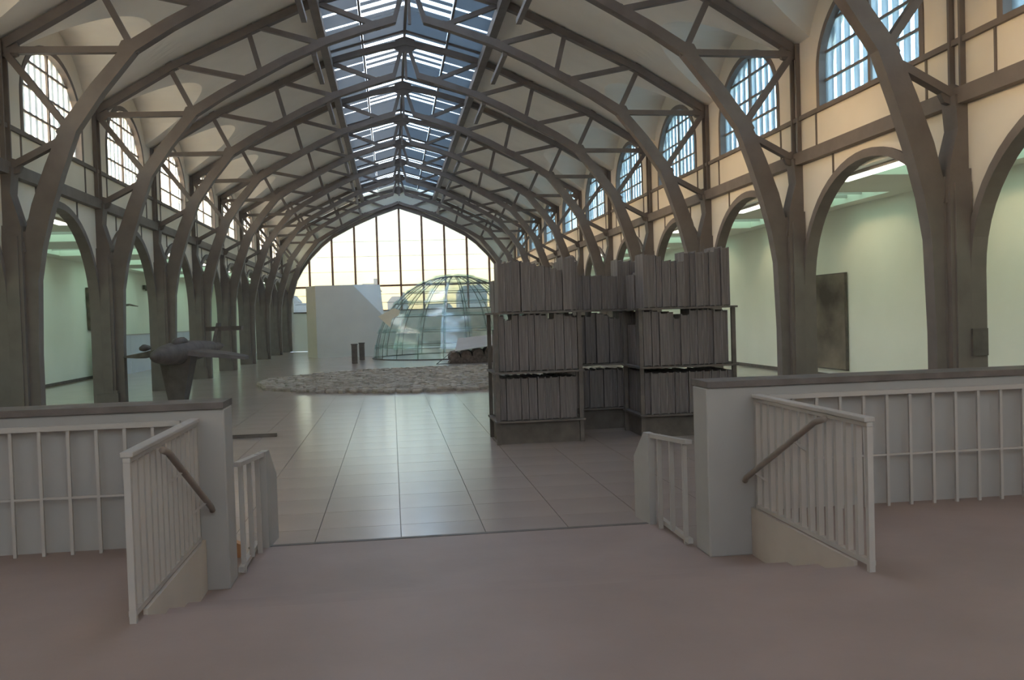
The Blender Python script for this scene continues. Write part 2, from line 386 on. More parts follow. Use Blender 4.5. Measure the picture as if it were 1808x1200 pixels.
skyl = empty('skylight', (X0, 0, 0)); tag(skyl, 'slatted ridge skylight running the length of the hall', 'skylight', kind='structure')
def sz(x): return 11.0 - .29*abs(x)
def slope_strip(side, xa, xb, y0, y1, dz=0, th=.03):
    return MB().hexa([(side*xa,y0,sz(xa)+dz),(side*xb,y0,sz(xb)+dz),(side*xb,y1,sz(xb)+dz),(side*xa,y1,sz(xa)+dz),
                      (side*xa,y0,sz(xa)+dz+th),(side*xb,y0,sz(xb)+dz+th),(side*xb,y1,sz(xb)+dz+th),(side*xa,y1,sz(xa)+dz+th)])
smesh = {}
for side in (-1, 1):
    ms = []
    for k in range(6): ms.append(('slat', slope_strip(side, .0, 1.28, .15+.62*k, .15+.62*k+.24), M_SKYSLAT))
    for k in range(3): ms.append(('slat', slope_strip(side, 1.36, 2.46, -.1+1.25*k, -.1+1.25*k+1.02), M_SKYSLAT))
    ms.append(('closed_panel', slope_strip(side, .0, 1.28, 3.55, DY), M_SKYSLAT)); ms.append(('closed_panel', slope_strip(side, 1.36, 2.46, 3.65, DY-.1), M_SKYSLAT))
    ms.append(('rafter', slope_strip(side, 0, 2.46, -.06, .06, -.05, .1), M_IRON))
    b = len(ms); g = MB()
    g.v = [(0,0,sz(0)+.14),(side*2.5,0,sz(2.5)+.14),(side*2.5,DY,sz(2.5)+.14),(0,DY,sz(0)+.14)]; g.f = [(0,1,2,3)]
    ms.append(('glass_pane', g, M_SKYGLASS))
    ms = [(n_, m_.mesh(n_), t_) for n_, m_, t_ in ms]; shut = slope_strip(side, 0, 2.5, 0, DY, -.02, .1).mesh('closed_panel')
    for i in range(-3, 9):
        if i < -1: obj('closed_panel', shut, M_CEIL, skyl, (0, Y(i), 0)); continue  # unseen bays shut to cut the light on the foreground
        for n_, m_, t_ in ms: obj(n_, m_, t_, skyl, (0, Y(i), 0))
    obj('thin_purlin', MB().box(side*1.32-.03, side*1.32+.03, Y(-3), Y(9), sz(1.32)-.06, sz(1.32)+.03), M_IRON, skyl)
obj('ridge_bar', MB().box(-.04,.04,Y(-3),Y(9),10.9,11.03), M_IRON, skyl)

# back wall behind the photographer


# ------------------------------------------------------------------ structure: aisles
YB = -4.0
for side, xw, nm in ((-1, AL, 'wall_aisle_left'), (1, AR, 'wall_aisle_right')):
    a, b = (xw-.3, xw) if side < 0 else (xw, xw+.3)
    tag(obj(nm, MB().box(a, b, YB, 63.4, 0, 5.2), M_AISLE), 'pale green-white gallery wall of the %s side aisle' % ('aircraft' if side < 0 else 'painting'), 'wall', kind='structure')
    xi = X0+side*(WI+.165); lo, hi = min(xi, xw), max(xi, xw)
    mb = MB(); 
    ex0, ex1 = lo+.5, hi-.5
    mb.box(lo, ex0, YB, 63.4, AC, AC+.25); mb.box(ex1, hi, YB, 63.4, AC, AC+.25)
    lay = []
    prev = YB
    for i in range(-2, 9):
        yc = Y(i)+DY/2
        mb.box(ex0, ex1, prev, yc-1.45, AC-.02, AC+.25); prev = yc+1.45; lay.append(yc)
    mb.box(ex0, ex1, prev, 63.4, AC-.02, AC+.25)
    tag(obj('ceiling', mb, M_AISLE), 'flat aisle ceiling with recessed light bays on the %s side' % ('aircraft' if side < 0 else 'painting'), 'ceiling', kind='structure')
    pm = MB().box(ex0-X0*0, ex1, -1.45, 1.45, AC+.2, AC+.23).mesh('diffuser'); bmh = MB()
    for q in (-.73, 0, .73): bmh.box(ex0, ex1, q-.03, q+.03, AC+.12, AC+.2)
    bmh = bmh.mesh('louvre_bar')
    for yc in lay:
        e = empty('ceiling_light', (0, yc, 0)); tag(e, 'greenish fluorescent light panel recessed in the %s side aisle ceiling' % ('aircraft' if side < 0 else 'painting'), 'ceiling light', 'aisle light panels on the %s side' % ('aircraft' if side < 0 else 'painting'))
        obj('diffuser', pm, M_LAY, e); obj('louvre_bar', bmh, M_WHITE, e)
        xt = X0+side*(WO+.14)  # strip lights below are added to brighten the aisle walls
        t = empty('fill_strip_light', (xt, yc, 0)); tag(t, 'fluorescent fill strip added behind the arcade arch on the %s side' % ('aircraft' if side < 0 else 'painting'), 'strip light', 'added aisle fill strips on the %s side' % ('aircraft' if side < 0 else 'painting'))
        obj('housing', MB().box(-.12,.12,-1.9,1.9,AC-.06,AC-.001), M_WHITE, t); obj('tube', MB().box(-.10,.10,-1.85,1.85,AC-.10,AC-.06), M_FILL_TUBE, t)
    bb = MB().box(min(xw, xw-side*.03), max(xw, xw-side*.03), YB, 63.1, 0, .10)
    tag(obj('baseboard_left' if side < 0 else 'baseboard_right', bb, M_COPING), 'low dark skirting of the %s side aisle' % ('aircraft' if side < 0 else 'painting'), 'baseboard', kind='structure')

# ------------------------------------------------------------------ structure: end wall and great window
ET = [(-7.2,1.0),(-7.13,2.6),(-7.12,3.7),(-6.8,4.85),(-6.4,5.55),(-5.86,6.27),(-5.1,7.05),(-4.37,7.62),(-2.94,8.38),(-1.42,9.03),(0,9.52)]
ET = ET + [(-x, z) for x, z in ET[:-1]][::-1]
E_SILL, E_TR = 2.55, 4.22
def etop(x): return interp(x, ET)
mb = MB(); YE = 63.15
XS = [-7.12,-7.0,-6.8,-6.6,-6.4,-6.1,-5.86,-5.5,-5.1,-4.7,-4.37,-3.6,-2.94,-2.2,-1.42,-.7,0]; XS = XS + [-x for x in XS[:-1]][::-1]
def slab(mb, xa, xb, la, lb, ha, hb, y0=YE, y1=YE+.35):
    mb.hexa([(X0+xa,y0,la),(X0+xb,y0,lb),(X0+xb,y1,lb),(X0+xa,y1,la),(X0+xa,y0,ha),(X0+xb,y0,hb),(X0+xb,y1,hb),(X0+xa,y1,ha)])
slab(mb, -12.9, -7.12, 0, 0, 11.5, 11.5); slab(mb, 7.12, 11.6, 0, 0, 11.5, 11.5); slab(mb, -7.12, 7.12, 0, 0, E_SILL, E_SILL)
for a, b in zip(XS[:-1], XS[1:]): slab(mb, a, b, etop(a), etop(b), 11.5, 11.5)
tag(obj('wall_end', mb, M_AISLE), 'white end wall below and around the great arched window', 'wall', kind='structure')
ew = empty('window_40', (X0, YE+.2, 0)); tag(ew, 'great pointed arch end window with red-brown mullions', 'window', kind='structure')
MS = 1.50; mx = [MS*k for k in range(-4, 5)]
for x in mx: obj('mullion', MB().box(x-.065, x+.065, -.08, .08, E_SILL, etop(x)), M_MULL, ew)
obj('transom', MB().box(-7.0, 7.0, -.09, .09, E_TR-.06, E_TR+.06), M_MULL, ew)
obj('sill', MB().box(-7.12, 7.12, -.25, .1, E_SILL-.03, E_SILL+.05), M_COPING, ew)
fr = MB()
for a, b in zip(XS[:-1], XS[1:]):
    fr.hexa([(a,-.22,etop(a)-.16),(b,-.22,etop(b)-.16),(b,.1,etop(b)-.16),(a,.1,etop(a)-.16),(a,-.22,etop(a)+.1),(b,-.22,etop(b)+.1),(b,.1,etop(b)+.1),(a,.1,etop(a)+.1)])
obj('window_frame', fr, M_IRON, ew)
edges = [-7.12] + mx + [7.12]
for a, b in zip(edges[:-1], edges[1:]):
    for z0, z1 in ((E_SILL, E_TR), (E_TR, 20)):
        n = 6; p = MB(); S = [a+(b-a)*k/n for k in range(n+1)]
        for k in range(n):
            ta, tb = max(z0, min(z1, etop(S[k]))), max(z0, min(z1, etop(S[k+1])))
            if ta-z0 < .01 and tb-z0 < .01: continue
            q = len(p.v); p.v += [(S[k],0,z0),(S[k+1],0,z0),(S[k+1],0,tb),(S[k],0,ta)]; p.f.append((q,q+1,q+2,q+3))
        if p.f: obj('pane', p, M_PANE_END, ew)
# rear wall behind the entrance platform, with an unseen window added for fill light
mb = MB(); YR = -4.3
slab(mb, -12.9, -7.12, 0, 0, 11.5, 11.5, YR, YR+.3); slab(mb, 7.12, 11.6, 0, 0, 11.5, 11.5, YR, YR+.3); slab(mb, -7.12, 7.12, 0, 0, 3.2, 3.2, YR, YR+.3)
for a, b in zip(XS[:-1], XS[1:]): slab(mb, a, b, max(3.2, etop(a)), max(3.2, etop(b)), 11.5, 11.5, YR, YR+.3)
tag(obj('wall_back', mb, M_WALL), 'cream rear wall of the hall around the added fill window', 'wall', kind='structure')
rw = empty('window_41', (X0, YR+.15, 0)); tag(rw, 'unseen arched rear window added as fill light above the entrance platform', 'window', kind='structure')
for x in mx: obj('mullion', MB().box(x-.045, x+.045, -.08, .08, 3.2, etop(x)), M_MULL, rw)
obj('transom', MB().box(-6.9, 6.9, -.09, .09, 4.6, 4.72), M_MULL, rw)
for a, b in zip(edges[:-1], edges[1:]):
    n = 6; p = MB(); S = [a+(b-a)*k/n for k in range(n+1)]
    for k in range(n):
        ta, tb = max(3.2, etop(S[k])), max(3.2, etop(S[k+1]))
        if ta < 3.21 and tb < 3.21: continue
        q = len(p.v); p.v += [(S[k],0,3.2),(S[k+1],0,3.2),(S[k+1],0,tb),(S[k],0,ta)]; p.f.append((q,q+1,q+2,q+3))
    if p.f: obj('pane', p, M_PANE_FILL, rw)
dm = MB(); 
for z in (3.1, 3.66): dm.box(-7.0, 7.0, -.02, .02, z-.012, z+.012)
for z in (5.2, 6.2, 7.2): 
    h = next(x for x in (6.5, 6.0, 5.5, 5.0, 4.5, 4, 3.5, 3) if etop(-x) > z)
    dm.box(-h, h, -.015, .015, z-.008, z+.008)
obj('glazing_bar', dm, M_CITY, ew)

# ------------------------------------------------------------------ iron arch frames
def make_frame(end=False):
    e = empty('arch_frame')
    for s in (-1, 1):
        c = MB(); cx = s*W
        c.box(cx-.19, cx+.19, -.24, .24, 0, 3.9); c.box(cx-.22, cx+.22, -.13, .13, .35, 3.8); c.box(cx-.13, cx+.13, -.28, .28, .35, 3.7)
        co = obj('column', c, M_IRON, e); obj('column_base', MB().box(cx-.25, cx+.25, -.30, .30, 0, .35).box(cx-.22, cx+.22, -.27, .27, .35, .42), M_IRON, co)
        wp = MB(); wp.ribbon([(s*7.62,3.4),(s*7.66,4.0),(s*7.74,4.5),(s*7.72,5.0)], [.40,.30,.19,.24], .36); wp.box(s*7.75-.04, s*7.75+.045, -.16, -.11, 4.9, 7.35); wp.box(s*7.75-.04, s*7.75+.045, .11, .16, 4.9, 7.35)
        obj('wall_post', wp, M_IRON, e)
        pts = [(s*x, z) for x, z in LT]
        th = [.18,.18,.18,.19,.20,.21,.23,.26,.30,.34,.37,.36,.34,.32,.32]
        if end: pts = [(0, 9.72)] + pts; th = [.19] + th
        obj('lower_chord', MB().ribbon(pts, th, .25), M_IRON, e)
        obj('upper_chord', MB().ribbon([(s*x, z-.02) for x, z in [(0,10.62),(1.2,10.36)] + UT[1:]] , .17, .22), M_IRON, e)
        bar = lambda n_, a, b, t: obj(n_, MB().bar((s*a[0],0,a[1]), (s*b[0],0,b[1]), .12, t, (0,1,0)), M_IRON, e)
        if not end: bar('king_diagonal', (.40,9.50), (.06,10.62), .14)
        bar('diagonal', (.85,9.42), (2.35,9.98), .13); bar('diagonal', (2.25,8.95), (3.80,9.36), .13); bar('diagonal', (4.05,8.05), (5.80,8.40), .13)
        bar('post', (3.75,8.22), (4.02,9.26), .085); bar('post', (5.42,7.26), (5.95,8.34), .095)
        bar('strut', (5.45,7.20), (7.70,7.17), .15)
        bar('brace', (7.66,7.12), (6.68,5.80), .16); bar('brace', (6.72,5.52), (7.66,5.02), .17)
        for x, z, r in ((5.45,7.25,.20),(4.02,8.07,.15),(2.2,8.98,.15),(.85,9.42,.16),(5.9,8.37,.15),(3.92,9.31,.14),(7.62,7.2,.22),(6.72,5.66,.12),(7.66,5.02,.20)):
            obj('gusset', MB().prism([(s*x+r*math.cos(t*math.pi/4), z+r*.8*math.sin(t*math.pi/4)) for t in range(8)], 'y', -.05, .05), M_IRON, e)
        if not end:
            sp = MB().box(s*2.43-.06, s*2.43+.06, .0, 2.95, 8.66, 8.78).box(s*2.43-.035, s*2.43+.035, .05, .12, 8.7, 8.95)
            obj('lighting_bar', sp, M_IRON, e)
    if not end: obj('king_rod', MB().box(-.04,.04,-.04,.04,9.45,10.65), M_IRON, e)
    obj('apex_plate', MB().prism([(-.35,10.42),(0,10.25),(.35,10.42),(.3,10.7),(0,10.8),(-.3,10.7)], 'y', -.06, .06), M_IRON, e)
    return e
ordw = ['', 'first', 'second', 'third', 'fourth', 'fifth', 'sixth', 'seventh', 'eighth', 'ninth']
fe = make_frame(True); fe.location = (X0, 63.0, 0)
tag(fe, 'dark iron arch frame set against the great end window', 'arch frame', 'iron arch frames')
f0 = make_frame()
for i in range(8, -1, -1):
    e = f0 if i == 8 else dup(f0)
    e.location = (X0, Y(i), 0)
    tag(e, 'dark iron roof arch with forked columns, %s frame before the end window frame' % ordw[9-i], 'arch frame', 'iron arch frames')
    if i == 0: obj('junction_box', MB().box(7.72, 7.96, -.33, -.22, 1.15, 1.55), M_STEEL, e)

# ------------------------------------------------------------------ parapets, railings, stair details
def parapet(name, xa, xb, label):
    e = empty(name, ((xa+xb)/2, PWY, 0)); dx = (xb-xa)/2
    obj('wall_body', MB().box(-dx, dx, 0, .33, 0, 1.335), M_PARAPET, e, bevel=.012)
    obj('coping', MB().box(-dx-.0, dx+.0, -.03, .36, 1.337, 1.385), M_COPING, e)
    return tag(e, label, 'parapet')
parapet('parapet', 2.42, X0+WI-.03, 'white parapet with dark coping in front of the book shelves')
parapet('parapet', X0-WI+.03, -1.24, 'white parapet with dark coping in front of the lead aircraft')
balm = MB().box(-.018, .018, -.018, .018, 0, 1).mesh('baluster'); balm.materials.append(M_WHITE)
def baluster(parent, x, y, z0, z1, w=1.0):
    b = bpy.data.objects.new('baluster', balm); col.objects.link(b); b.parent = parent; b.location = (x, y, z0); b.scale = (w, w, z1-z0)
for s, gx, hx, nm in ((1, PLX1+.03, PLX1-.07, 'shelves'), (-1, PLX0-.03, PLX0+.07, 'aircraft')):
    y0, y1 = PLE-.15, PWY-.06
    e = empty('guard_railing', (gx, y0, PLH)); tag(e, 'white baluster railing beside the platform steps on the %s side' % nm, 'railing')
    L_ = y1-y0
    obj('top_rail', MB().box(-.035,.035,0,L_,.90,.93).box(-.02,.02,0,L_,.87,.90), M_WHITE, e, bevel=.006)
    obj('bottom_rail', MB().box(-.02,.02,0,L_,.04,.07), M_WHITE, e)
    n = 14
    for k in range(n): baluster(e, 0, .02+(L_-.04)*k/(n-1), .0 if k in (0, n-1) else .06, .88)
    h = empty('handrail', (hx, PLE+.25, 0)); tag(h, 'sloping brown handrail along the steps on the %s side' % nm, 'handrail')
    obj('rail', MB().tube([(0,-.02,1.235),(0,.12,1.20),(0,1.34,.63),(0,1.37,.60)], .022, 8), M_HAND, h, smooth=True)
    for k, t in enumerate((.25, .8)):
        obj('bracket', MB().bar((0,.12+1.3*t,1.20-.6*t-.02), (s*.09,.12+1.3*t,1.20-.6*t-.09), .015, .015), M_WHITE, h)
    # railing in front of the parapet
    xa, xb = (PLX1+.12, 6.2) if s > 0 else (-5.0, PLX0-.12)
    r = empty('parapet_railing', ((xa+xb)/2, PWY-.10, PLH)); d = (xb-xa)/2
    tag(r, 'long white baluster railing standing close before the parapet on the %s side' % nm, 'railing')
    obj('top_rail', MB().box(-d, d, -.02, .02, .885, .92), M_WHITE, r); obj('middle_rail', MB().box(-d, d, -.008, .008, .40, .415), M_WHITE, r)
    n = int((xb-xa)/.19)
    for k in range(n+1): baluster(r, -d+2*d*k/n, 0, 0, .89, .62)
    # side rail beyond the parapet, ending in a solid chamfered panel
    px = 2.38 if s > 0 else -1.22
    p = empty('end_railing', (px, PWY+.33, 0)); tag(p, 'white rail ending in a solid chamfered panel behind the parapet on the %s side' % nm, 'railing')
    f = -s*.10
    obj('top_rail', MB().hexa([(-.03,.02,.85),(.03,.02,.85),(f*.6+.03,.90,.80),(f*.6-.03,.90,.80),(-.03,.02,.885),(.03,.02,.885),(f*.6+.03,.90,.835),(f*.6-.03,.90,.835)]), M_WHITE, p)
    obj('bottom_rail', MB().box(-.02,.02,.02,.9,.03,.07), M_WHITE, p)
    for y in (.12, .42, .72): baluster(p, f*.6*y/.9, y, .0 if y != .42 else .05, .85)
    panel = MB()
    poly = [(.88,.0),(1.28,.0),(1.28,.58),(1.00,.84),(.88,.84)]
    panel.prism(poly, 'x', -.03, .03); panel.v = [(x + (y/.9)*f*.75, y, z) for x, y, z in panel.v]
    obj('end_panel', panel, M_PARAPET, p)
tag(obj('wood_block', MB().prism([(0,0),(.10,0),(.12,.10),(.04,.14),(0,.08)], 'y', 0, .09), M_ORANGE, loc=(-1.42, 8.0, 0)), 'small orange wooden block on the floor at the end panel', 'block')
tag(obj('floor_bar', MB().box(-.48,.48,-.045,.045,0,.035).box(-.48,.48,-.02,.02,.035,.06), M_STEEL, loc=(-2.5, 16.4, 0)), 'narrow dark metal bar lying on the floor behind the parapet', 'metal bar')

# ------------------------------------------------------------------ steel racks with lead books
YT = 13.95
PXS = (5.31-1.49)/(1298-865)
def px2x(p): return 1.49 + (p-865)*PXS
TOP = [(865,465),(905,460),(932,462),(987,478),(989,455),(1046,452),(1050,482),(1122,485),(1127,452),(1168,458),(1170,466),(1201,466),(1204,452),(1262,450),(1266,444),(1290,443),(1294,455),(1300,455)]
TOP = [(px2x(a), 2.04+(547-b)*YT/1650) for a, b in TOP]
T2 = [(865,553),(888,553),(890,561),(896,561),(897,553),(942,553),(963,553),(965,561),(978,561),(980,553),(995,553),(997,560),(1015,560),(1017,553),(1034,553),(1036,559),(1066,559),(1068,553),(1086,553),(1089,557),(1100,558),(1103,563),(1122,565),(1124,553),(1158,553),(1161,558),(1186,556),(1189,568),(1194,568),(1197,562),(1205,562),(1212,553),(1261,553),(1263,556),(1267,556),(1270,552),(1274,556),(1286,556),(1289,553),(1300,553)]
T2 = [(px2x(a), 1.985-(b-551)*YT/1650) for a, b in T2]
RACKS = [('near the stone circle', 1.52, 2.86, YT, 1.1), ('in the recessed middle bay', 2.70, 4.20, YT+1.35, .7), ('at the gallery wall end', 3.76, 5.30, YT, 1.1)]
SH = [.36, 1.10, 2.00]
for nm, xa, xb, y, dep in RACKS:
    e = empty('steel_rack', ((xa+xb)/2, y, 0)); d = (xb-xa)/2
    tag(e, 'dark steel rack holding lead books, %s of the shelves' % nm, 'rack')
    for z in SH: obj('shelf', MB().box(-d-.02, d+.02, -.04, dep, z-.028, z), M_STEEL, e)
    obj('plinth', MB().box(-d+.06, d-.06, .08, dep-.05, 0, SH[0]-.045), M_STEEL, e)
    for x in (-d+.03, d-.03):
        for yy in (.05, dep-.05): obj('upright', MB().box(x-.03, x+.03, yy-.03, yy+.03, 0, SH[2]-.028), M_STEEL, e)
bookm = []
for k in range(5):
    rnd = random.Random(k); m_ = MB(); t = .5
    a = rnd.uniform(-.05,.05)
    m_.box(-.5, -.36, 0, 1, 0, 1); m_.box(.36, .5, 0.02, 1, 0, .985); m_.box(-.36, .36, .04+.02*rnd.random(), .97, .012, .96+.02*rnd.random())
    bookm.append(m_.mesh('lead_book')); bookm[-1].materials.append(M_LEAD)
tiers = ('bottom', 'middle', 'top')
def put_books(xa, xb, y, dep, tier, row, nm):
    xa += .07; xb -= .07; x = xa; base = SH[tier]
    rnd = random.Random(int(xa*100)+tier*7+int(y*10))
    while x < xb-.05:
        w = rnd.uniform(.075, .15)
        if x+w > xb: w = xb-x
        xm = x+w/2
        if tier == 2: h = interp(xm, TOP)-base if row == 0 else .5+.1*rnd.random()
        elif tier == 1: h = interp(xm, T2)-base if row == 0 else .62+.04*rnd.random()
        else: h = .64+.06*rnd.random()
        h = max(.3, min(h, (.875 if tier == 1 else 1.2))); h += rnd.uniform(-.006,.006) if tier != 1 else 0
        if tier == 0: h = min(h, .70 - .05)
        b = bpy.data.objects.new('lead_book', rnd.choice(bookm)); col.objects.link(b)
        tilt = rnd.uniform(-.005,.005)
        b.location = (xm, y + rnd.uniform(-.03,.05), base+.002); b.scale = (w*.93, dep, h); b.rotation_euler = (0, tilt, 0)
        place = {0: 'front row', 1: 'inner row'}[row]
        tag(b, 'lead book in %s tier, %s, of rack %s' % (tiers[tier], place, nm), 'book', 'lead books of the %s tier, %s, %s' % (tiers[tier], place, nm))
        x += w
for nm, xa, xb, y, dep in RACKS:
    for t in range(3):
        put_books(xa, xb, y, .46, t, 0, nm)
        if dep > 1: put_books(xa, xb, y+.56, .46, t, 1, nm)

# ------------------------------------------------------------------ stone circle
CX_, CY_, CR = 1.45, 30.3, 5.75
sc_e = empty('stone_circle', (CX_, CY_, 0)); tag(sc_e, 'wide flat circle of rough grey slate stones on the floor', 'stone circle')
stm = []
for k in range(8):
    rnd = random.Random(50+k); n = rnd.choice((5,6,6,7)); m_ = MB()
    ring = [(math.cos(2*math.pi*j/n+rnd.uniform(-.25,.25))*rnd.uniform(.4,.55), math.sin(2*math.pi*j/n+rnd.uniform(-.2,.2))*rnd.uniform(.38,.52)) for j in range(n)]
    b = 0
    for z, f in ((0,.94),(.55,1.0),(1,.86)):
        for x, y in ring: m_.v.append((x*f, y*f, z*(1+rnd.uniform(-.12,.12) if z == 1 else 1)))
    m_.f.append(tuple(range(n))[::-1]); m_.f.append(tuple(range(2*n, 3*n)))
    for l in (0, 1):
        for j in range(n): m_.f.append((l*n+j, l*n+(j+1)%n, (l+1)*n+(j+1)%n, (l+1)*n+j))
    me = m_.mesh('stone'); me.materials.append(M_SLATE); stm.append((m_, me))
stones = []
rr = CR-.22
ring_n = 0
g = .27
nr = int(rr/g)
for q in range(nr+1):
    r_ = rr - q*g
    n = max(1, int(2*math.pi*r_/.36)); ph = random.random()*6
    for k in range(n):
        t = ph+2*math.pi*k/n; stones.append((r_*math.cos(t)+random.uniform(-.06,.06), r_*math.sin(t)+random.uniform(-.06,.06)))
def seen(p): 
    X_, Y_ = CX_+p[0], CY_+p[1]
    return 0 if X_/Y_ < .112 else 1
stones.sort(key=lambda p: (seen(p), p[1]))
restm = MB()
for q, (x, y) in enumerate(stones):
    m_, me = random.choice(stm); sx, sy, szz = random.uniform(.34,.52), random.uniform(.25,.36), random.uniform(.08,.135); a = random.uniform(0, 6.28)
    if q < 300:
        o = bpy.data.objects.new('stone', me); col.objects.link(o); o.parent = sc_e; o.location = (x, y, 0); o.scale = (sx, sy, szz); o.rotation_euler = (0,0,a)
    else:
        b = len(restm.v); ca, sa = math.cos(a), math.sin(a)
        restm.v += [(x+vx*sx*ca-vy*sy*sa, y+vx*sx*sa+vy*sy*ca, vz*szz) for vx, vy, vz in m_.v]; restm.f += [tuple(b+i for i in f) for f in m_.f]
o = obj('stone_field', restm, M_SLATE, sc_e); o['kind'] = 'stuff'

# ------------------------------------------------------------------ lead aircraft
ac = empty('lead_aircraft', (-5.3, 24.0, 0)); tag(ac, 'dark lead aircraft sculpture raised on a tapering support', 'sculpture')
n = 14; prof = [(-2.1,.03),(-1.8,.14),(-1.2,.24),(-.5,.28),(.3,.28),(1.2,.24),(2.2,.17),(3.0,.09),(3.3,.03)]
b_ = MB().tube([(.15+.12*y, y, 1.30+.02*y) for y, r in prof], [r for y, r in prof], 14)
obj('fuselage', b_, M_LEADAIR, ac, smooth=True)
def wing(pts):   # (x, y_lead, y_trail, z, t)
    m_ = MB()
    for a, b in zip(pts[:-1], pts[1:]):
        m_.hexa([(a[0],a[1],a[3]-a[4]*.3),(b[0],b[1],b[3]-b[4]*.3),(b[0],b[2],b[3]-b[4]*.5),(a[0],a[2],a[3]-a[4]*.5),(a[0],a[1]+.05,a[3]+a[4]*.3),(b[0],b[1]+.05,b[3]+b[4]*.3),(b[0],b[2],b[3]+b[4]*.5),(a[0],a[2],a[3]+a[4]*.5)])
    return m_
obj('wing', wing([(.1,-.6,.9,1.36,.22),(-.45,-.45,.8,1.33,.20),(-.9,-.25,.65,1.24,.17),(-1.25,-.1,.5,1.23,.06)]), M_LEADAIR, ac)
obj('wing', wing([(.1,-.6,.9,1.34,.22),(.6,-.45,.8,1.24,.18),(1.2,-.25,.65,1.17,.16),(1.65,-.1,.5,1.10,.10)]), M_LEADAIR, ac)
obj('canopy', MB().tube([(.10,-.9,1.48),(.13,-.6,1.55),(.17,-.1,1.56),(.2,.4,1.5)], [.05,.11,.12,.05], 10), M_LEADAIR, ac, smooth=True)
obj('tail_fin', MB().prism([(2.0,1.35),(3.0,1.35),(3.25,2.0),(2.9,2.0)], 'x', .45, .53), M_LEADAIR, ac)
obj('tailplane', MB().box(.2, 1.15, 2.7, 3.15, 1.78, 1.9), M_LEADAIR, ac)
obj('engine_pod', MB().tube([(-.72,-.45,1.43),(-.72,-.2,1.44),(-.72,.3,1.43)], [.06,.09,.05], 10), M_LEADAIR, ac, smooth=True)
obj('support', MB().hexa([(-.16,-.3,0),(.16,-.3,0),(.16,.3,0),(-.16,.3,0),(-.35,-.4,1.22),(.42,-.4,1.22),(.42,.4,1.22),(-.35,.4,1.22)]), M_LEADAIR, ac)

# ------------------------------------------------------------------ white block, glass dome, plinth, brush table, posts
wb = empty('white_block', (-2.55, 50.9, 0)); wb.scale = (1.06, 1, 1.05); tag(wb, 'large white windowless block with a cut corner next to the glass dome', 'sculpture')
obj('front_panel', MB().prism([(-1.36,0),(1.78,0),(1.98,2.05),(.48,3.68),(-1.36,3.68)], 'y', 0, .25), M_BLOCK, wb)
obj('side_panel', MB().hexa([(-1.92,1.2,0),(-1.365,.02,0),(-1.365,.25,0),(-1.8,1.35,0),(-1.92,1.2,3.68),(-1.365,.02,3.68),(-1.365,.25,3.68),(-1.8,1.35,3.68)]), M_BEIGE, wb)  # white side drawn beige: warm light from its side put into the colour
obj('slanted_panel', MB().hexa([(.46,.26,3.66),(2.0,.26,2.0),(2.0,1.3,2.0),(.46,1.3,3.66),(.50,.26,3.70),(2.03,.26,2.04),(1.86,1.5,3.70),(.55,1.5,3.70)]), M_PALE, wb)
obj('back_body', MB().box(-1.30, 1.75, .26, 1.6, 0, 3.66) , M_BLOCK, wb) if False else obj('rear_panel', MB().prism([(-1.75,0),(1.7,0),(1.88,3.66),(-1.75,3.66)], 'y', 1.55, 1.8), M_PALE, wb)

DX, DYc, DR = 3.2, 47.4, 4.05
dm_ = empty('glass_dome', (DX, DYc, 0)); tag(dm_, 'hemispherical igloo of glass sheets on a metal rib frame', 'sculpture')
def dp(az, el, r=DR): return (r*math.cos(el)*math.cos(az), r*math.cos(el)*math.sin(az), max(.02, r*math.sin(el)))
NA = 20; EL = [0, .14, .33, .53, .73, .93, 1.13, 1.33, 1.5]
for k in range(NA):
    a = 2*math.pi*k/NA+.1
    obj('rib', MB().tube([dp(a, el) for el in [j*1.571/10 for j in range(11)]], .018, 6), M_STEEL, dm_)
for el in EL[:-1]:
    obj('ring', MB().tube([dp(2*math.pi*j/42, el) for j in range(43)], .014, 6), M_STEEL, dm_)
rnd = random.Random(3)
for k in range(NA):
    for a_, b_ in zip(EL[:-1], EL[1:]):
        o1, o2 = rnd.uniform(.0,.10), rnd.uniform(.0,.10)
        a0 = 2*math.pi*k/NA+.1; a1 = a0+2*math.pi/NA
        p = MB(); q = [Vector(dp(a0-.03, a_-.02, DR+.05+o1)), Vector(dp(a1+.03, a_-.02, DR+.05+o2)), Vector(dp(a1+.03, b_+.03, DR+.05+o2*.4)), Vector(dp(a0-.03, b_+.03, DR+.05+o1*.4))]
        p.hexa([v for v in q] + [v*1.003+Vector((0,0,.004)) for v in q])
        obj('pane', p, M_DOME, dm_)
obj('base_ring', MB().tube([dp(2*math.pi*j/42, 0, DR+.15) for j in range(43)], .035, 6), M_STEEL, dm_)
tag(obj('paper_sheet', MB().prism([(0,.25),(.75,.62),(1.05,.50),(.95,.28),(.62,.10),(.55,-.28),(.25,0)], 'y', 0, .03), M_PAPER, loc=(-.62, 43.9, 1.85)), 'torn cream paper sheet leaning on the glass dome', 'paper')
pw = empty('white_plinth', (4.7, 53, 0)); tag(pw, 'tall plain white partition standing behind the glass dome', 'partition')
obj('face_panel', MB().box(-1.7, 1.7, 0, .3, 0, 2.38), M_BEIGE, pw, bevel=.02); obj('wing_panel', MB().box(-1.72, -1.42, .3, 2.2, 0, 2.36), M_PALE, pw)
bt = empty('brush_table', (3.7, 40.0, 0)); tag(bt, 'slanted white sheet laid over dark brushwood bundles before the dome', 'sculpture')
for k in range(5):
    x = -1.1+.5*k
    pts = [(x, -.5+.02*k, .25+.05*k), (x+.02, .1, .28+.05*k), (x, .7, .27+.05*k)]
    obj('brush_bundle', MB().tube(pts, [.24,.27,.24], 9), M_DARK, bt)
obj('stone_base', MB().prism([(-1.35,0),(1.6,0),(1.6,.45),(-1.2,.22)], 'y', -.45, .65), M_DARK, bt)
